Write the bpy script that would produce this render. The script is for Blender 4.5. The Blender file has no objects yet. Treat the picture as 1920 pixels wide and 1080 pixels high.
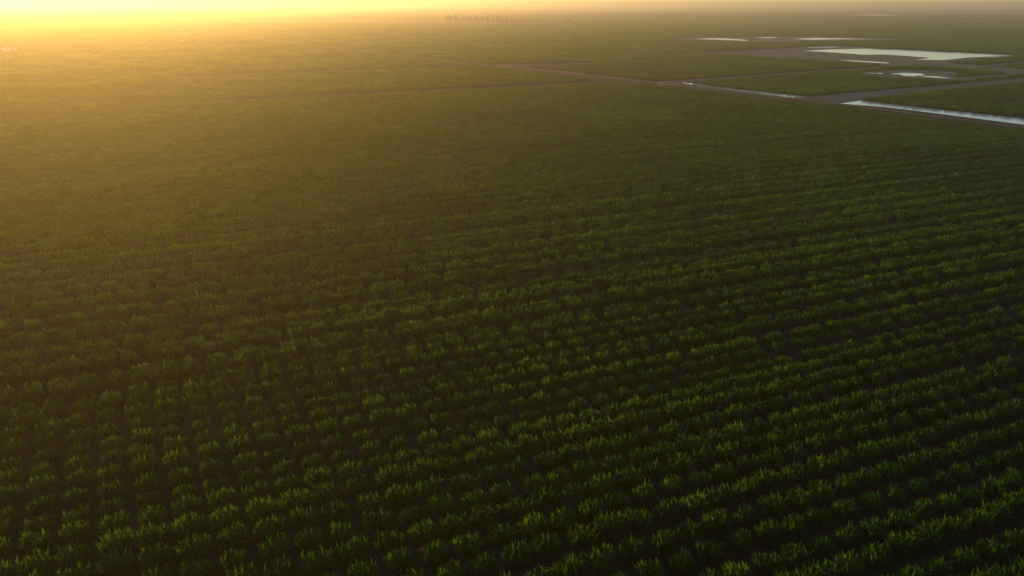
import bpy, math, random
import numpy as np
from mathutils import Vector

R = math.radians
rnd = random.Random(7)
nrs = np.random.RandomState(11)
scene = bpy.context.scene
COL = scene.collection

# ------------------------------------------------------------------ camera geometry
CAM_H = 22.0
F = 1440.0                      # focal length in px of a 1920 px wide picture
HORIZON = 8.0
PITCH = math.atan((540 - HORIZON) / F)
SUN_AZ, SUN_EL = R(-31), R(3.2)
SIGMA, HAZE_G, HAZE_COL = 0.00056, 0.66, (1.0, 0.98, 0.84)
SUN_E, SUN_COL = 3.3, (1.0, 0.52, 0.12)
SKY_STR, EXPO, DUST = 0.15, 0.5, 0.0
ROW_AZ, COL_AZ = R(66.5), R(-26.8)   # compass-like, clockwise from +Y
U = np.array([math.sin(ROW_AZ), math.cos(ROW_AZ)])   # along the crop rows
V = np.array([math.sin(COL_AZ), math.cos(COL_AZ)])   # across the crop rows
STEP = 1.5
CROP = 0.80                      # crop height used for far field edges

cp, sp = math.cos(PITCH), math.sin(PITCH)


def G(x, y, z=0.0):
    """ground point seen at (x, y) of the 1920x1080 photograph on the plane of height z"""
    a, b = (x - 960) / F, (540 - y) / F
    d = Vector((a, cp + b * sp, -sp + b * cp))
    t = (CAM_H - z) / -d.z
    return d.x * t, d.y * t


def to_px(x, y, z):
    dz = z - CAM_H
    depth = y * cp - dz * sp
    up = y * sp + dz * cp
    return 960 + F * x / depth, 540 - F * up / depth, depth


# ------------------------------------------------------------------ tagging
def tag(o, label=None, cat=None, group=None, kind=None):
    if label: o['label'] = label
    if cat: o['category'] = cat
    if group: o['group'] = group
    if kind: o['kind'] = kind
    return o


def mesh_obj(name, verts, faces, mat, parent=None, link=True, smooth=False):
    me = bpy.data.meshes.new(name)
    me.from_pydata([tuple(v) for v in verts], [], [tuple(f) for f in faces])
    me.update()
    if mat: me.materials.append(mat)
    if smooth:
        me.polygons.foreach_set('use_smooth', [True] * len(me.polygons))
    o = bpy.data.objects.new(name, me)
    if link: COL.objects.link(o)
    if parent: o.parent = parent
    return o


# ------------------------------------------------------------------ materials
def new_mat(name):
    m = bpy.data.materials.new(name)
    m.use_nodes = True
    nt = m.node_tree
    nt.nodes.clear()
    out = nt.nodes.new('ShaderNodeOutputMaterial')
    return m, nt, out


def ramp(nt, fac, stops):
    n = nt.nodes.new('ShaderNodeValToRGB')
    while len(n.color_ramp.elements) < len(stops):
        n.color_ramp.elements.new(0.5)
    for e, (p, c) in zip(n.color_ramp.elements, stops):
        e.position = p
        e.color = (*c, 1)
    nt.links.new(fac, n.inputs['Fac'])
    return n.outputs['Color']


def pos_noise(nt, scale, detail=4, rough=0.6, vec_scale=(1, 1, 1), rot=0.0):
    g = nt.nodes.new('ShaderNodeNewGeometry')
    mp = nt.nodes.new('ShaderNodeMapping')
    mp.inputs['Scale'].default_value = vec_scale
    mp.inputs['Rotation'].default_value = (0, 0, rot)
    n = nt.nodes.new('ShaderNodeTexNoise')
    n.inputs['Scale'].default_value = scale
    n.inputs['Detail'].default_value = detail
    n.inputs['Roughness'].default_value = rough
    nt.links.new(g.outputs['Position'], mp.inputs['Vector'])
    nt.links.new(mp.outputs['Vector'], n.inputs['Vector'])
    return n.outputs['Fac']


def leaf_mat(name, stops, translucency=0.55, through=(4.3, 4.4, 0.5)):
    m, nt, out = new_mat(name)
    info = nt.nodes.new('ShaderNodeObjectInfo')
    patch = pos_noise(nt, 0.035, 3)
    fine = pos_noise(nt, 5.0, 2)
    a = nt.nodes.new('ShaderNodeMath'); a.operation = 'MULTIPLY_ADD'
    nt.links.new(info.outputs['Random'], a.inputs[0]); a.inputs[1].default_value = 0.35
    nt.links.new(patch, a.inputs[2])
    b = nt.nodes.new('ShaderNodeMath'); b.operation = 'MULTIPLY_ADD'
    nt.links.new(fine, b.inputs[0]); b.inputs[1].default_value = 0.9
    nt.links.new(a.outputs[0], b.inputs[2])
    c = nt.nodes.new('ShaderNodeMath'); c.operation = 'SUBTRACT'
    nt.links.new(b.outputs[0], c.inputs[0]); c.inputs[1].default_value = 0.62
    col = ramp(nt, c.outputs[0], stops)
    p = nt.nodes.new('ShaderNodeBsdfPrincipled')
    nt.links.new(col, p.inputs['Base Color'])
    p.inputs['Roughness'].default_value = 0.6
    p.inputs['Specular IOR Level'].default_value = 0.22
    t = nt.nodes.new('ShaderNodeBsdfTranslucent')
    tc = nt.nodes.new('ShaderNodeMix'); tc.data_type = 'RGBA'; tc.blend_type = 'MULTIPLY'
    tc.inputs[0].default_value = 1.0
    nt.links.new(col, tc.inputs[6]); tc.inputs[7].default_value = (*through, 1)
    nt.links.new(tc.outputs[2], t.inputs['Color'])
    mx = nt.nodes.new('ShaderNodeMixShader')
    mx.inputs[0].default_value = translucency
    nt.links.new(p.outputs[0], mx.inputs[1])
    nt.links.new(t.outputs[0], mx.inputs[2])
    nt.links.new(mx.outputs[0], out.inputs['Surface'])
    return m


def rough_mat(name, stops, scale=0.3, vec_scale=(1, 1, 1), rot=0.0, rough=0.95, bump=0.0, spec=0.2, detail=6):
    m, nt, out = new_mat(name)
    f = pos_noise(nt, scale, detail, 0.65, vec_scale, rot)
    p = nt.nodes.new('ShaderNodeBsdfPrincipled')
    nt.links.new(ramp(nt, f, stops), p.inputs['Base Color'])
    p.inputs['Roughness'].default_value = rough
    p.inputs['Specular IOR Level'].default_value = spec
    if bump:
        bn = nt.nodes.new('ShaderNodeBump')
        bn.inputs['Strength'].default_value = 0.6
        bn.inputs['Distance'].default_value = bump
        nt.links.new(f, bn.inputs['Height'])
        nt.links.new(bn.outputs[0], p.inputs['Normal'])
    nt.links.new(p.outputs[0], out.inputs['Surface'])
    return m


M_LEAF = leaf_mat('crop_leaf', [(0.10, (0.008, 0.027, 0.005)), (0.5, (0.020, 0.055, 0.007)), (0.9, (0.046, 0.094, 0.010))])
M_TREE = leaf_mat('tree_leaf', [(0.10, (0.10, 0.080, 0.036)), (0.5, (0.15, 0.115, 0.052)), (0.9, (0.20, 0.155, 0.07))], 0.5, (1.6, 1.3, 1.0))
M_BARK = rough_mat('bark', [(0.3, (0.06, 0.045, 0.03)), (0.7, (0.14, 0.11, 0.08))], 3.0)
M_SOIL = rough_mat('soil', [(0.3, (0.016, 0.012, 0.007)), (0.7, (0.034, 0.024, 0.014))], 0.8, bump=0.05)
M_MUD = rough_mat('mud', [(0.25, (0.16, 0.125, 0.097)), (0.5, (0.245, 0.195, 0.155)), (0.8, (0.33, 0.26, 0.21))], 0.08, (1, 1, 1), bump=0.05, spec=0.03)
M_ROAD = rough_mat('dirt_road', [(0.25, (0.12, 0.080, 0.056)), (0.5, (0.17, 0.118, 0.083)), (0.8, (0.23, 0.165, 0.118))], 0.12, (1.0, 0.12, 1), R(-34), bump=0.04, spec=0.05)
M_VERGE = rough_mat('verge_grass', [(0.3, (0.055, 0.040, 0.022)), (0.5, (0.085, 0.062, 0.030)), (0.75, (0.055, 0.075, 0.020))], 0.25, (1, 0.25, 1), R(-34), bump=0.08, spec=0.03)


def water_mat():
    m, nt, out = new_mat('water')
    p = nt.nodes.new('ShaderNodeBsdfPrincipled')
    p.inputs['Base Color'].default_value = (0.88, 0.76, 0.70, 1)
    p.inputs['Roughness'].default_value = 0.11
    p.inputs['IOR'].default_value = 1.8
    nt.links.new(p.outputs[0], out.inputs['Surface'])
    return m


M_WATER = water_mat()
M_PALE = rough_mat('pale_matte_pond', [(0.3, (0.26, 0.22, 0.16)), (0.7, (0.38, 0.32, 0.25))], 0.05, spec=0.0)  # matte stand-in for far ponds: their faint gleam is put into the colour


def far_mat():
    m, nt, out = new_mat('distant_fields')
    g = nt.nodes.new('ShaderNodeNewGeometry')
    mp = nt.nodes.new('ShaderNodeMapping')
    mp.inputs['Rotation'].default_value = (0, 0, R(26.8))
    mp.inputs['Scale'].default_value = (1 / 900, 1 / 420, 1)
    vo = nt.nodes.new('ShaderNodeTexVoronoi')
    vo.feature = 'F1'; vo.distance = 'CHEBYCHEV'; vo.inputs['Randomness'].default_value = 0.55
    vo.inputs['Scale'].default_value = 1.0
    nt.links.new(g.outputs['Position'], mp.inputs['Vector'])
    nt.links.new(mp.outputs['Vector'], vo.inputs['Vector'])
    sep = nt.nodes.new('ShaderNodeSeparateColor')
    nt.links.new(vo.outputs['Color'], sep.inputs[0])
    col = ramp(nt, sep.outputs[0], [(0.0, (0.022, 0.055, 0.012)), (0.6, (0.032, 0.075, 0.018)),
                                    (0.85, (0.045, 0.060, 0.022)), (0.95, (0.085, 0.075, 0.05))])
    p = nt.nodes.new('ShaderNodeBsdfPrincipled')
    nt.links.new(col, p.inputs['Base Color'])
    p.inputs['Roughness'].default_value = 1.0
    p.inputs['Specular IOR Level'].default_value = 0.0
    nt.links.new(p.outputs[0], out.inputs['Surface'])
    return m


M_FAR = far_mat()


# ------------------------------------------------------------------ ground sheets
def sheet(name, pts, z, mat, label, cat, kind='structure'):
    """one flat sheet from ground points"""
    n = len(pts)
    cx = sum(p[0] for p in pts) / n; cy = sum(p[1] for p in pts) / n
    import bmesh
    bm = bmesh.new()
    vs = [bm.verts.new((x - cx, y - cy, 0)) for x, y in pts]
    f = bm.faces.new(vs)
    bmesh.ops.triangulate(bm, faces=[f])
    bm.normal_update()
    for f in bm.faces:
        if f.normal.z < 0: f.normal_flip()
    me = bpy.data.meshes.new(name); bm.to_mesh(me); bm.free()
    me.materials.append(mat)
    o = bpy.data.objects.new(name, me); COL.objects.link(o)
    o.location = (cx, cy, z)
    return tag(o, label, cat, None, kind)


FAR = 14000
o = mesh_obj('ground', [(-FAR, -600, 0), (FAR, -600, 0), (FAR, FAR, 0), (-FAR, FAR, 0)], [(0, 1, 2, 3)], M_SOIL)
tag(o, 'flat dark brown soil showing between the crop rows', 'ground', None, 'structure')

# far farmland beyond the modelled plants: ring sheet just below crop height
NEAR_R = 1330.0
ang = [R(-62 + 124 * i / 60) for i in range(61)]
vs, fs = [], []
for r in (NEAR_R, 2500, 5000, 13500):
    for a in ang:
        vs.append((r * math.sin(a), r * math.cos(a), 0.66))
for k in range(3):
    for i in range(60):
        b = k * 61 + i
        fs.append((b, b + 61, b + 62, b + 1))
o = mesh_obj('farmland', vs, fs, M_FAR)
tag(o, 'hazy patchwork of distant green fields below the horizon', 'farmland', None, 'structure')

# --- polygons free of crop: (x, y, z) photo points, far edges at ground, near edges at crop height
T = CROP


def P(far, near):
    """ground polygon from its far edge (left to right, ground) and near edge (left to right, at crop height)"""
    return [G(x, y) for x, y in far] + [G(x, y, T) for x, y in reversed(near)]


road_far = [(60, 24.0), (300, 50.2), (440, 65.8), (640, 89), (773, 104.4), (927, 122.5), (1040, 130.5), (1140, 141.5), (1240, 152.8), (1285, 157), (1400, 169.5),
            (1517, 181.5), (1530, 180.5), (1604, 183.5), (1612, 187.5), (1713, 200.5), (1920, 222), (2500, 283)]
road_near = [(60, 25.5), (300, 51.5), (440, 67.2), (640, 91), (927, 125.5), (1140, 150), (1280, 165.5), (1413, 181), (1580, 198.5),
             (1713, 217.2), (1920, 240.5), (2500, 307)]
E_MAIN = P(road_far, road_near)
E_JUNC = P([(930, 120), (1000, 119.3), (1120, 117.5)], [(930, 123), (1000, 122.4), (1120, 118.6)])
E_BRANCH = P([(1505, 182), (1720, 163.5), (1920, 146), (2500, 95)], [(1590, 186), (1604, 182.5), (1747, 168), (1920, 151.5), (2500, 99)])
E_TRACK = P([(1232, 153), (1440, 139), (1647, 124.5), (1752, 117)], [(1232, 156), (1290, 151.8), (1440, 140), (1647, 125.4), (1752, 119)])
E_MUD = P([(1322, 97.3), (1460, 91.3), (1540, 86.2), (1604, 86.6), (1640, 90.2), (1747, 95.2), (1910, 103)],
          [(1322, 99), (1590, 115.2), (1667, 119.2), (1745, 119), (1790, 114), (1910, 105)])
E_EAST = P([(1660, 118), (1740, 117), (1790, 118.5), (1920, 129.5), (2500, 178)],
           [(1660, 119.5), (1747, 122), (1830, 128), (1920, 136), (2500, 186)])
E_LINE = P([(1815, 125.3), (1920, 114.6), (2400, 66)], [(1815, 127), (1920, 116.4), (2400, 68)])
E_PATCH = P([(1612, 134.5), (1670, 131), (1760, 131.5), (1815, 136), (1792, 144.5)],
            [(1612, 138.6), (1672, 143.6), (1730, 145.6), (1783, 148.8), (1796, 147)])
E_LINE2 = P([(1780, 146.5), (1920, 134.8), (2300, 103)], [(1780, 149), (1920, 137.4), (2300, 105.5)])
E_STRIP = P([(1265, 71.5), (1330, 69.4), (1440, 67.4), (1520, 68.3), (1600, 70.3), (1690, 71.6)],
            [(1265, 73.6), (1380, 77.4), (1480, 78), (1600, 75.6), (1690, 73.6)])
E_LEFT = P([(410, 37.5), (640, 36.6), (850, 39.0), (1080, 44.0)], [(410, 39.6), (480, 42.4), (640, 42.6), (850, 44.0), (1080, 45.6)])
EXCL = [E_MAIN, E_JUNC, E_BRANCH, E_TRACK, E_MUD, E_EAST, E_LINE, E_PATCH, E_LINE2, E_STRIP, E_LEFT]


def inside(px, py, poly):
    r = np.zeros(len(px), bool)
    n = len(poly)
    for i in range(n):
        x1, y1 = poly[i]; x2, y2 = poly[(i + 1) % n]
        c = (y1 > py) != (y2 > py)
        with np.errstate(divide='ignore', invalid='ignore'):
            xi = (x2 - x1) * (py - y1) / (y2 - y1) + x1
        r ^= c & (px < xi)
    return r


def seg_dist(px, py, a, b):
    ax, ay = a; bx, by = b
    dx, dy = bx - ax, by - ay
    t = np.clip(((px - ax) * dx + (py - ay) * dy) / (dx * dx + dy * dy), 0, 1)
    return np.hypot(px - ax - t * dx, py - ay - t * dy)


# gaps between blocks of rows inside the near field (crop missing), mostly widened so dark soil stands in for shade
GAPS = [((430, 189.5), (1150, 153.5), 5.2), ((352, 146), (430, 189.5), 0.6), ((350, 143.5), (880, 125), 6.0), ((-60, 92), (440, 80.0), 11.0)]
GAPS = [(G(*a), G(*b), w) for a, b, w in GAPS]


def keep_mask(px, py, grow=0.0):
    k = np.ones(len(px), bool)
    for e in EXCL: k &= ~inside(px, py, e)
    for a, b, w in GAPS: k &= seg_dist(px, py, a, b) > w + grow
    return k


sheet('verge', E_MAIN, 0.004, M_VERGE, 'brown grassy verge strip along the diagonal dirt road', 'verge')
rf = [(60, 24.2), (440, 65.6), (640, 88.8), (927, 122.3), (1040, 130.5), (1140, 142), (1240, 154.6), (1285, 159.3), (1400, 172), (1517, 184.2), (1582, 192), (1640, 201.5), (1713, 210.2), (1920, 235.5), (2500, 301)]
rn = [(60, 25.0), (440, 66.6), (640, 90.4), (927, 124.6), (1040, 135.8), (1140, 147.2), (1280, 163.0), (1413, 179.4), (1580, 197.0), (1713, 214.6), (1920, 240.5), (2500, 309)]
sheet('road', [G(*p) for p in rf] + [G(*p) for p in reversed(rn)], 0.008, M_ROAD, 'brown dirt road running diagonally past the big crop field', 'road')
sheet('road_junction', E_JUNC, 0.012, M_ROAD, 'short dirt spur leaving the far part of the diagonal road', 'road')
sheet('crossroad', E_BRANCH, 0.012, M_MUD, 'grey mud road branching right between two fields', 'road')
jx = [(1240, 152.5), (1275, 151), (1290, 157.2), (1270, 158), (1250, 156.4)]
sheet('turning_place', [G(*p) for p in jx], 0.016, M_MUD, 'pale mud patch where the narrow track meets the road', 'road')
sheet('path', E_TRACK, 0.012, M_MUD, 'narrow dark track between two fields right of the road', 'path')
sheet('mudflat', E_MUD, 0.016, M_MUD, 'large grey brown bare mud field around the biggest sheet of water', 'bare field')
sheet('lane', E_EAST, 0.020, M_MUD, 'grey brown lane at the right edge below the big water', 'road')
sheet('path', E_LINE, 0.024, M_MUD, 'thin pale path rising to the right edge', 'path')
sheet('mud_patch', E_PATCH, 0.012, M_MUD, 'small brown bare patch with three slivers of water', 'bare field')
sheet('path', E_LINE2, 0.016, M_MUD, 'thin pale path from the small ponds to the right edge', 'path')
sheet('mudflat', E_STRIP, 0.012, M_MUD, 'long thin brown mud strip with slivers of water, farther off', 'bare field')
sheet('mudflat', E_LEFT, 0.012, M_MUD, 'pale bare strip in the golden haze near the far tree line', 'bare field')
sheet('bare_field_or_pond', [G(*p) for p in [(1690, 24.2), (1780, 22.2), (1920, 21.4), (2400, 21), (2400, 28.5), (1920, 28.0), (1780, 27)]], 0.70, M_MUD,
      'brownish bare field far off near the right horizon', 'bare field')


def pond(pts, label, z=0.030, mat=None, name='water', cat='water'):
    # smooth the hand-measured outline a little (Chaikin) so that banks curve
    p = [G(*q) for q in pts]
    for _ in range(0):
        q = []
        for i in range(len(p)):
            a, b = p[i], p[(i + 1) % len(p)]
            q.append((0.9 * a[0] + 0.1 * b[0], 0.9 * a[1] + 0.1 * b[1]))
            q.append((0.1 * a[0] + 0.9 * b[0], 0.1 * a[1] + 0.9 * b[1]))
        p = q
    return sheet(name, p, z, mat or M_WATER, label, cat)


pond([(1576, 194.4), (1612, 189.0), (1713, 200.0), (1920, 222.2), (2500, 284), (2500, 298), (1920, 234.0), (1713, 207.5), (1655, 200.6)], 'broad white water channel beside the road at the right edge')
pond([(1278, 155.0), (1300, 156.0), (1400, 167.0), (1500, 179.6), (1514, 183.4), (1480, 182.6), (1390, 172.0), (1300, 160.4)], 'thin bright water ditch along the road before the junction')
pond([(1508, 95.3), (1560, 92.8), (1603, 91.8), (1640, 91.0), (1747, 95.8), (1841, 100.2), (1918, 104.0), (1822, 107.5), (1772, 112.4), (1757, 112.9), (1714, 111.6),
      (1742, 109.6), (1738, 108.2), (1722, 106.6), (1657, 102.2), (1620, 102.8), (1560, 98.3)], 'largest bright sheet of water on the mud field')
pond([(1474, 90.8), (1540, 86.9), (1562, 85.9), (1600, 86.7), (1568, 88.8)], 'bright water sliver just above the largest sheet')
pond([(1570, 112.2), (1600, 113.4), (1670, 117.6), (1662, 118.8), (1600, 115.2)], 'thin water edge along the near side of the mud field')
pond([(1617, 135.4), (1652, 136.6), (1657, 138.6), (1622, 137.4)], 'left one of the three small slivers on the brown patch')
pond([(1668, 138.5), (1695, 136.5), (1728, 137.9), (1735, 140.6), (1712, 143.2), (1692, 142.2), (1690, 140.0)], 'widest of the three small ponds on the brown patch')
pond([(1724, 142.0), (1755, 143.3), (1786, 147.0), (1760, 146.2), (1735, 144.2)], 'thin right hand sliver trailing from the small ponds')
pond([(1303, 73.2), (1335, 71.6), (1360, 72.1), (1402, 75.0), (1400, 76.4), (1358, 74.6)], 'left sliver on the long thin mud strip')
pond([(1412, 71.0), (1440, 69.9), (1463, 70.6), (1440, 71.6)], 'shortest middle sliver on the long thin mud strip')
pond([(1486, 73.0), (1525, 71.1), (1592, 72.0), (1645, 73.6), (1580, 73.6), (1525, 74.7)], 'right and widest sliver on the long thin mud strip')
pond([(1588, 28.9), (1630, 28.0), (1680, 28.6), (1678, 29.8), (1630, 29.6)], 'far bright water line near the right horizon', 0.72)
pond([(505, 39.0), (530, 39.8), (556, 41.0), (552, 41.9), (522, 41.2)], 'faint curved pale matte sheet for a pond in the golden haze', 0.030, M_PALE, 'bare_field_or_pond', 'bare field')  # this and the next two are ponds, drawn as dry pale sheets without glints
pond([(640, 37.4), (672, 37.1), (676, 38.2), (642, 38.5)], 'tiny pale matte sheet for a pond in the golden haze', 0.030, M_PALE, 'bare_field_or_pond', 'bare field')
pond([(758, 40.0), (800, 39.4), (846, 40.8), (842, 42.0), (790, 41.9)], 'pale matte sheet for a pond beside the left end of the tree line', 0.030, M_PALE, 'bare_field_or_pond', 'bare field')

# ------------------------------------------------------------------ crop plants


def blade(verts, faces, base, az, length, width, lift, droop, segs):
    """one arching strap leaf with a shallow fold: base point, heading, length, start angle from horizontal, droop"""
    x, y, z = base
    hx, hy = math.cos(az), math.sin(az)
    sx, sy = -hy, hx
    a = lift
    prof = [0.55, 1.0, 0.85, 0.5, 0.06] if segs >= 4 else ([0.7, 1.0, 0.12] if segs == 2 else [0.6, 1.0, 0.7, 0.08])
    i0 = len(verts)
    for k in range(segs + 1):
        w = width * prof[min(k, len(prof) - 1)] * 0.5
        f = 0.25 * w
        verts.append((x - sx * w, y - sy * w, z + f))
        verts.append((x, y, z - f * 0.4))
        verts.append((x + sx * w, y + sy * w, z + f))
        st = length / segs
        x += hx * math.cos(a) * st; y += hy * math.cos(a) * st; z += math.sin(a) * st
        a -= droop / segs
    for k in range(segs):
        b = i0 + 3 * k
        faces.append((b, b + 1, b + 4, b + 3))
        faces.append((b + 1, b + 2, b + 5, b + 4))


def plant_geo(r, shoots, leaves, segs, wid, along=1.12, across=0.98, reach=1.0, fronds=0, spread=0.52, height=0.94, cx=0.0, cy=0.0, s=1.0, out=None):
    verts, faces = out if out else ([], [])
    v0 = len(verts)
    for i in range(shoots):
        q = spread * math.sqrt((i + r.random()) / shoots)
        t = i * 2.39996 + r.uniform(-0.4, 0.4)
        bx, by = q * math.cos(t) * along, q * math.sin(t) * across
        hgt = height * r.uniform(0.72, 1.10) * (1 - 0.20 * (q / spread) ** 2 - 0.46 * (by / (across * spread)) ** 2)
        lean = 0.30 * q / spread
        a0 = r.uniform(0, 6.28)
        for k in range(leaves):
            fr = (k + 0.4) / leaves
            z = hgt * (0.22 + 0.50 * fr)
            px = bx + math.cos(t) * lean * z
            py = by + math.sin(t) * lean * z
            az = a0 + k * 2.6 + r.uniform(-0.5, 0.5)
            ln = reach * r.uniform(0.24, 0.42) * (1.12 - 0.35 * abs(fr - 0.45))
            lift = R(35 + 45 * fr + r.uniform(-10, 12))
            blade(verts, faces, (px, py, z), az, ln, wid * r.uniform(0.8, 1.2), lift, R(r.uniform(55, 110)) * (1.15 - 0.6 * fr), segs)
    for i in range(fronds):                     # long outer leaves arching down to the soil
        t = i * 6.2832 / fronds + r.uniform(-.25, .25)
        q = spread * r.uniform(0.15, 0.6)
        blade(verts, faces, (q * math.cos(t) * along, q * math.sin(t) * across, height * r.uniform(0.15, 0.45)), t + r.uniform(-.5, .5),
              r.uniform(0.5, 0.75), wid * r.uniform(0.9, 1.25), R(r.uniform(35, 60)), R(r.uniform(95, 150)), segs)
    # rotate by the row direction, scale, shift
    ca, sa = U[0], U[1]
    for i in range(v0, len(verts)):
        x, y, z = verts[i]
        verts[i] = ((x * ca - y * sa) * s + cx, (x * sa + y * ca) * s + cy, z * s)
    return verts, faces


def plant_mesh(name, seed, **kw):
    v, f = plant_geo(random.Random(seed), **kw)
    me = bpy.data.meshes.new(name)
    me.from_pydata(v, [], f); me.update()
    me.materials.append(M_LEAF)
    me.polygons.foreach_set('use_smooth', [True] * len(me.polygons))
    return me


near_mesh = [plant_mesh('crop_plant_leaves', 100 + i, shoots=34, leaves=8, segs=4, wid=0.064, along=1.0, across=0.86, reach=1.02, fronds=20) for i in range(8)]
mid_mesh = [plant_mesh('crop_plant_mid', 200 + i, shoots=34, leaves=6, segs=3, wid=0.078, along=1.75, across=0.62, reach=0.88) for i in range(5)]


def tile_mesh(seed, n, shoots, leaves, wid):
    r = random.Random(seed)
    v, f = [], []
    for i in range(n):
        for j in range(n):
            a, b = (i - (n - 1) / 2) * STEP + r.uniform(-.1, .1), (j - (n - 1) / 2) * STEP + r.uniform(-.05, .05)
            c = U * a + V * b
            plant_geo(r, shoots, leaves, 2, wid, cx=c[0], cy=c[1], s=r.uniform(0.86, 1.14), out=(v, f))
    me = bpy.data.meshes.new('crop_tile')
    me.from_pydata(v, [], f); me.update()
    me.materials.append(M_LEAF)
    return me


tile3 = [tile_mesh(300 + i, 3, 18, 5, 0.14) for i in range(5)]
tile8 = [tile_mesh(400 + i, 8, 12, 4, 0.22) for i in range(5)]

# rows: each with its own small offset, vigour and a slow variation along it
A_MAX = R(44)
D_MID, D_T3, D_T8 = 300.0, 760.0, NEAR_R + 25


def grid(step, r0, r1, a_max):
    n = int(r1 / step) + 2
    i, j = np.meshgrid(np.arange(-n, n + 1), np.arange(-n, n + 1), indexing='ij')
    i = i.ravel(); j = j.ravel()
    x = (i * U[0] + j * V[0]) * step
    y = (i * U[1] + j * V[1]) * step
    d = np.hypot(x, y)
    k = (d >= r0) & (d < r1) & (np.abs(np.arctan2(x, y)) < a_max)
    return i[k], j[k], x[k], y[k]


i, j, x, y = grid(STEP, 14.0, D_MID + 6, A_MAX)
row_off = nrs.normal(0, 0.09, 4001)
row_scl = 1 + nrs.normal(0, 0.035, 4001)
row_ph = nrs.uniform(0, 6.28, 4001)
jr = j + 2000
# now and then a row is weaker: the darker furrows seen in the field
row_scl *= np.where(nrs.rand(4001) < 0.16, 0.90, 1.0)
off = row_off[jr] + 0.10 * np.sin(i * 0.09 + row_ph[jr])
d0 = np.hypot(x, y)
far = np.clip((d0 - 41) / 12, 0, 1)
du = nrs.normal(0, 1, len(i)) * (0.045 + 0.20 * far) + (row_ph[jr] / 6.28 - 0.5) * STEP * far
# farther out the rows stand in pairs: every second furrow is wider and darker
dv = off + nrs.normal(0, 0.055, len(i)) + np.where(j % 2 == 0, 0.20, -0.20) * far
x = x + U[0] * du + V[0] * dv
y = y + U[1] * du + V[1] * dv
scl = row_scl[jr] * (1 + 0.05 * np.sin(i * 0.05 + row_ph[jr] * 3)) * nrs.normal(1.0, 0.035, len(i))
scl = np.clip(scl, 0.68, 1.3)
keep = keep_mask(x, y) & ((nrs.rand(len(x)) > 0.002) | (d0 < 90))
d = np.hypot(x, y)
keep &= d < D_MID
x, y, scl, d = x[keep], y[keep], scl[keep], d[keep]
rot = nrs.uniform(-0.5, 0.5, len(x)) + nrs.randint(0, 2, len(x)) * math.pi
X, Y, _ = to_px(x, y, 0.4)
in_frame = (X > -22) & (X < 1942) & (Y < 1104)
order = np.argsort(np.where(in_frame, d, 1e9))
N_IND = 300
ind = order[:N_IND]

GROUP = 'leafy crop plants in the nearest rows'
for n_, q in enumerate(ind):
    o = bpy.data.objects.new('crop_plant', near_mesh[nrs.randint(0, len(near_mesh))])
    COL.objects.link(o)
    o.location = (x[q], y[q], 0)
    o.rotation_euler = (0, 0, rot[q])
    o.scale = (scl[q], scl[q], scl[q] * nrs.uniform(0.92, 1.1))
    xx = X[q]
    if xx < 640:
        lab = 'dark green leafy crop clump standing apart in the square grid at bottom left'
    elif xx < 1280:
        lab = 'dark green leafy crop clump in the nearest rows at bottom centre'
    else:
        lab = 'dark green leafy crop clump merged into a continuous row at bottom right'
    tag(o, lab, 'crop plant', GROUP)

# the countless rest: one object of scattered plants
rest = np.ones(len(x), bool); rest[ind] = False
pts_x, pts_y, pts_s, pts_r, pts_i = [x[rest]], [y[rest]], [scl[rest]], [rot[rest]], []
pts_i.append(np.where(d[rest] < nrs.uniform(50, 84, rest.sum()), nrs.randint(0, 8, rest.sum()), 8 + nrs.randint(0, 5, rest.sum())))
for step, r0, r1, base, grow, am in ((3 * STEP, D_MID, D_T3, 13, 1.4, R(42)), (8 * STEP, D_T3, D_T8, 18, 3.0, R(42))):
    i, j, tx, ty = grid(step, r0, r1, am)
    k = keep_mask(tx, ty, grow)
    tx, ty = tx[k], ty[k]
    pts_x.append(tx); pts_y.append(ty)
    pts_s.append(nrs.uniform(0.92, 1.08, len(tx)))
    pts_r.append(nrs.randint(0, 2, len(tx)) * math.pi)
    pts_i.append(base + nrs.randint(0, 5, len(tx)))
px = np.concatenate(pts_x); py = np.concatenate(pts_y)
ps = np.concatenate(pts_s); pr = np.concatenate(pts_r); pi_ = np.concatenate(pts_i)
print('plants', len(px))
me = bpy.data.meshes.new('crop_points')
me.vertices.add(len(px))
co = np.zeros((len(px), 3), np.float32); co[:, 0] = px; co[:, 1] = py
me.vertices.foreach_set('co', co.ravel())
for nm, ty_, arr in (('scl', 'FLOAT', ps.astype(np.float32)), ('rot', 'FLOAT', pr.astype(np.float32)), ('idx', 'INT', pi_.astype(np.int32))):
    at = me.attributes.new(nm, ty_, 'POINT'); at.data.foreach_set('value', arr)
crop = bpy.data.objects.new('crop_rows', me); COL.objects.link(crop)
tag(crop, 'green crop rows filling the fields beyond the nearest plants', 'crop field', None, 'stuff')

src = bpy.data.collections.new('crop_sources')
for k, m_ in enumerate(near_mesh + mid_mesh + tile3 + tile8):
    src.objects.link(bpy.data.objects.new('source_%03d' % k, m_))
ng = bpy.data.node_groups.new('scatter', 'GeometryNodeTree')
ng.interface.new_socket('Geometry', in_out='INPUT', socket_type='NodeSocketGeometry')
ng.interface.new_socket('Geometry', in_out='OUTPUT', socket_type='NodeSocketGeometry')
N, L = ng.nodes, ng.links
gi, go = N.new('NodeGroupInput'), N.new('NodeGroupOutput')
ci = N.new('GeometryNodeCollectionInfo')
ci.inputs['Collection'].default_value = src
ci.inputs['Separate Children'].default_value = True
ci.inputs['Reset Children'].default_value = True


def attr(nm, t):
    n = N.new('GeometryNodeInputNamedAttribute'); n.data_type = t; n.inputs[0].default_value = nm
    return n.outputs[0]


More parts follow.
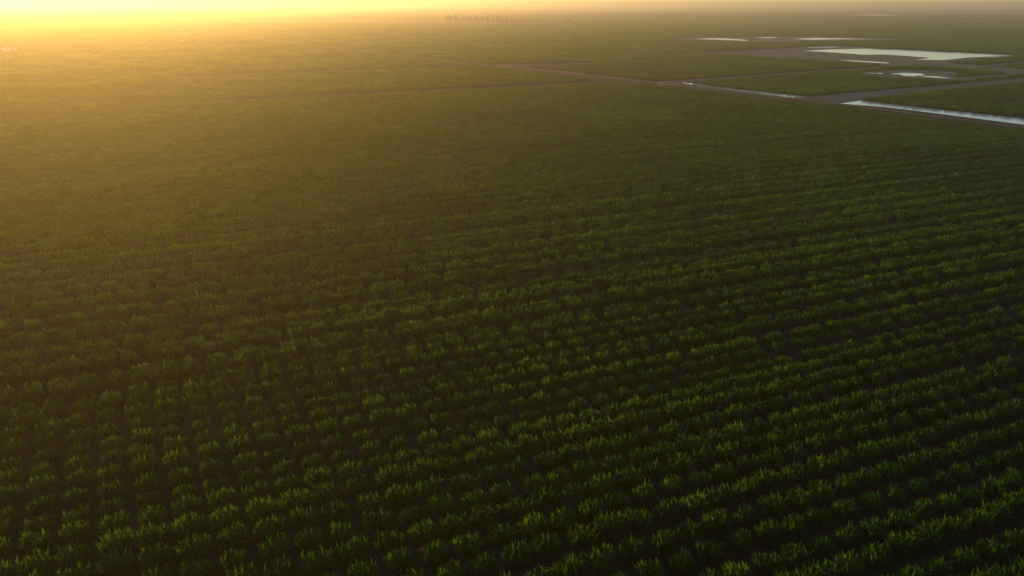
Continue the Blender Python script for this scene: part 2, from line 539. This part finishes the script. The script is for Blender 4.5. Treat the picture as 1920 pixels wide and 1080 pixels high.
ip = N.new('GeometryNodeInstanceOnPoints')
cx = N.new('ShaderNodeCombineXYZ')
L.new(attr('rot', 'FLOAT'), cx.inputs['Z'])
L.new(gi.outputs[0], ip.inputs['Points'])
L.new(ci.outputs[0], ip.inputs['Instance'])
ip.inputs['Pick Instance'].default_value = True
L.new(attr('idx', 'INT'), ip.inputs['Instance Index'])
L.new(cx.outputs[0], ip.inputs['Rotation'])
L.new(attr('scl', 'FLOAT'), ip.inputs['Scale'])
L.new(ip.outputs[0], go.inputs[0])
md = crop.modifiers.new('scatter', 'NODES'); md.node_group = ng


# ------------------------------------------------------------------ far trees
def tree_parts(seed, h, rad, squat=False):
    r = random.Random(seed)
    tv, tf = [], []
    n = 7
    rings = [(0, 0.20), (0.25, 0.16), (0.55, 0.10), (0.9, 0.03)]
    for z, w in rings:
        for k in range(n):
            a = 6.283 * k / n
            tv.append((w * h * 0.14 * math.cos(a) + 0.15 * z, w * h * 0.14 * math.sin(a), z * h))
    for q in range(len(rings) - 1):
        for k in range(n):
            tf.append((q * n + k, q * n + (k + 1) % n, (q + 1) * n + (k + 1) % n, (q + 1) * n + k))
    for b in range(5):                                   # limbs
        a = r.uniform(0, 6.28); z0 = h * r.uniform(0.3, 0.6); ln = rad * r.uniform(0.5, 0.9)
        i0 = len(tv)
        for t, w in ((0, 0.016 * h), (1, 0.005 * h)):
            ex, ey, ez = math.cos(a) * ln * t, math.sin(a) * ln * t, z0 + ln * t * 0.8
            for k in range(3):
                tv.append((ex + w * math.cos(2.094 * k), ey + w * math.sin(2.094 * k), ez))
        for k in range(3):
            tf.append((i0 + k, i0 + (k + 1) % 3, i0 + 3 + (k + 1) % 3, i0 + 3 + k))
    cv, cf = [], []
    lobes = []
    base = 0.12 if squat else 0.26
    for b in range(11):
        z = base + (1 - base) * (b + 0.5) / 11
        env = math.sin(math.pi * min(1, max(0.08, (z - base) / (1.06 - base))) ** 0.75)
        a = b * 2.4 + r.uniform(-.6, .6); q = rad * 0.5 * env * r.uniform(0.3, 1.1)
        lobes.append((math.cos(a) * q, math.sin(a) * q, z * h, rad * (0.30 + 0.40 * env) * r.uniform(.8, 1.15)))
    for lx, ly, lz, lr in lobes:
        for _ in range(85):
            v = Vector((r.gauss(0, 1), r.gauss(0, 1), r.gauss(0, 1))).normalized() * lr * r.uniform(0.55, 1.08)
            c = Vector((lx, ly, max(0.1 * h, lz + v.z * 1.15))) + Vector((v.x, v.y, 0))
            s = h * r.uniform(0.018, 0.040)
            n1 = Vector((r.gauss(0, 1), r.gauss(0, 1), r.gauss(0, 1))).normalized()
            n2 = n1.orthogonal().normalized()
            i0 = len(cv)
            cv += [c - n1 * s, c + n2 * s * .6, c + n1 * s, c - n2 * s * .6]
            cf.append((i0, i0 + 1, i0 + 2, i0 + 3))
    return (tv, tf), (cv, cf)


def make_tree(seed, h, rad, squat):
    (tv, tf), (cv, cf) = tree_parts(seed, h, rad, squat)
    out = []
    for nm, v, f, m_ in (('trunk', tv, tf, M_BARK), ('crown', cv, cf, M_TREE)):
        me = bpy.data.meshes.new(nm); me.from_pydata([tuple(p) for p in v], [], f); me.update(); me.materials.append(m_)
        out.append((nm, me))
    return out


tall = [make_tree(s, 8.8, 2.5, False) for s in (1, 2, 3)]
mid_t = [make_tree(s, 5.6, 2.8, False) for s in (4, 5)]
low_t = [make_tree(s, 2.8, 2.8, True) for s in (6, 7)]


def plant_tree(kind, parts, pxx, pyy, label, group, cat='tree', s=1.0):
    e = bpy.data.objects.new(kind, None); COL.objects.link(e)
    gx, gy = G(pxx, pyy)
    e.location = (gx, gy, 0); e.rotation_euler = (0, 0, rnd.uniform(0, 6.28)); e.scale = (s, s, s * rnd.uniform(.9, 1.15))
    e.empty_display_size = 0.5
    tag(e, label, cat, group)
    for nm, me in parts:
        c = bpy.data.objects.new(nm, me); COL.objects.link(c); c.parent = e
    return e


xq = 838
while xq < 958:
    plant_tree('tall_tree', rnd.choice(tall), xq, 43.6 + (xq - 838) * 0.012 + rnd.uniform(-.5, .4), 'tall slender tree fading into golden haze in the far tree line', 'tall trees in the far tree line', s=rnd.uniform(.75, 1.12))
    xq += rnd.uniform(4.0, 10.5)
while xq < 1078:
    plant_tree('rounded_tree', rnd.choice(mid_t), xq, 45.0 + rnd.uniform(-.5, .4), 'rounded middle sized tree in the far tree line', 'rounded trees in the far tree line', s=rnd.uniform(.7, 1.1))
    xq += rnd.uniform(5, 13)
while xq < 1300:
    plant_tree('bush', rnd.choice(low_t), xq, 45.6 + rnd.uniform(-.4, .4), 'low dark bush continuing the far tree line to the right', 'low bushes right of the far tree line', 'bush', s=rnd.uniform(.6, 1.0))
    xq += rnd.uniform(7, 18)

# ------------------------------------------------------------------ pale shed in the haze at the far left
M_WALL = rough_mat('pale_wall', [(0.3, (0.70, 0.68, 0.64)), (0.7, (0.82, 0.80, 0.76))], 0.8)
M_ROOF = rough_mat('pale_roof', [(0.3, (0.62, 0.60, 0.58)), (0.7, (0.78, 0.76, 0.74))], 0.6, rough=0.45)
M_DOOR = rough_mat('shed_door', [(0.3, (0.22, 0.20, 0.18)), (0.7, (0.30, 0.27, 0.24))], 1.5)
gx, gy = G(19, 98.4)
shed = bpy.data.objects.new('shed', None); COL.objects.link(shed)
shed.location = (gx, gy, 0); shed.rotation_euler = (0, 0, R(28)); shed.empty_display_size = 1
tag(shed, 'small pale shed in the golden haze at the far left edge', 'shed')
w, dp, hw, hr = 3.3, 2.2, 1.55, 2.15
mesh_obj('wall', [(-w, -dp, 0), (w, -dp, 0), (w, dp, 0), (-w, dp, 0), (-w, -dp, hw), (w, -dp, hw), (w, dp, hw), (-w, dp, hw), (-w, 0, hr), (w, 0, hr)],
         [(0, 1, 5, 4), (2, 3, 7, 6), (1, 2, 6, 9, 5), (3, 0, 4, 8, 7)], M_WALL, shed)
e = 0.22
rv = []
for zz in (0.03, 0.11):
    for yy, h_ in ((-dp - e, hw - 0.06), (0, hr), (dp + e, hw - 0.06)):
        rv += [(-w - e, yy, h_ + zz), (w + e, yy, h_ + zz)]
mesh_obj('roof', rv, [(0, 1, 3, 2), (2, 3, 5, 4), (6, 8, 9, 7), (8, 10, 11, 9), (0, 6, 7, 1), (4, 5, 11, 10), (0, 2, 8, 6), (2, 4, 10, 8), (1, 7, 9, 3), (3, 9, 11, 5)], M_ROOF, shed)
mesh_obj('door', [(0.8, -dp - .04, 0), (1.8, -dp - .04, 0), (1.8, -dp - .04, 1.4), (0.8, -dp - .04, 1.4), (0.8, -dp - .003, 0), (1.8, -dp - .003, 0), (1.8, -dp - .003, 1.4), (0.8, -dp - .003, 1.4)],
         [(0, 1, 2, 3), (0, 3, 7, 4), (1, 5, 6, 2), (3, 2, 6, 7), (4, 7, 6, 5), (0, 4, 5, 1)], M_DOOR, shed)

# ------------------------------------------------------------------ haze
hz, nt, out = new_mat('haze')
pv = nt.nodes.new('ShaderNodeVolumePrincipled')
pv.inputs['Density'].default_value = SIGMA
pv.inputs['Color'].default_value = (*HAZE_COL, 1)
pv.inputs['Anisotropy'].default_value = HAZE_G
nt.links.new(pv.outputs[0], out.inputs['Volume'])
B = FAR + 200
zb, zt = -1.0, CAM_H + 12.0
mesh_obj_v = [(-B, -800, zb), (B, -800, zb), (B, B, zb), (-B, B, zb), (-B, -800, zt), (B, -800, zt), (B, B, zt), (-B, B, zt)]
o = mesh_obj('haze', mesh_obj_v, [(0, 3, 2, 1), (4, 5, 6, 7), (0, 1, 5, 4), (1, 2, 6, 5), (2, 3, 7, 6), (3, 0, 4, 7)], hz)
tag(o, 'golden evening haze over the fields', 'haze', None, 'stuff')

# ------------------------------------------------------------------ light
w_ = bpy.data.worlds.new('World'); scene.world = w_; w_.use_nodes = True
nt = w_.node_tree; nt.nodes.clear()
sky = nt.nodes.new('ShaderNodeTexSky'); sky.sky_type = 'NISHITA'; sky.sun_disc = False
sky.sun_elevation = SUN_EL; sky.sun_rotation = SUN_AZ
sky.air_density = 0.75; sky.dust_density = DUST; sky.ozone_density = 1.2
bg = nt.nodes.new('ShaderNodeBackground'); bg.inputs['Strength'].default_value = SKY_STR
wo = nt.nodes.new('ShaderNodeOutputWorld')
nt.links.new(sky.outputs[0], bg.inputs[0]); nt.links.new(bg.outputs[0], wo.inputs[0])
sl = bpy.data.lights.new('sun', 'SUN'); sl.energy = SUN_E; sl.angle = R(0.5); sl.color = SUN_COL
so = bpy.data.objects.new('sun', sl); COL.objects.link(so)
sv = Vector((math.sin(SUN_AZ) * math.cos(SUN_EL), math.cos(SUN_AZ) * math.cos(SUN_EL), math.sin(SUN_EL)))
so.rotation_euler = (-sv).to_track_quat('-Z', 'Y').to_euler()
so.location = (-60, 80, 60)

# ------------------------------------------------------------------ camera and render settings
cam = bpy.data.cameras.new('camera'); co_ = bpy.data.objects.new('camera', cam); COL.objects.link(co_)
cam.sensor_width = 36; cam.lens = 36 * F / 1920
cam.clip_start = 0.5; cam.clip_end = 60000
co_.location = (0, 0, CAM_H); co_.rotation_euler = (math.pi / 2 - PITCH, 0, 0)
scene.camera = co_
vs_ = scene.view_settings
vs_.view_transform = 'Standard'; vs_.look = 'None'; vs_.gamma = 1; vs_.exposure = EXPO
scene.cycles.use_denoising = True
scene.cycles.max_bounces = 6
scene.cycles.transparent_max_bounces = 16
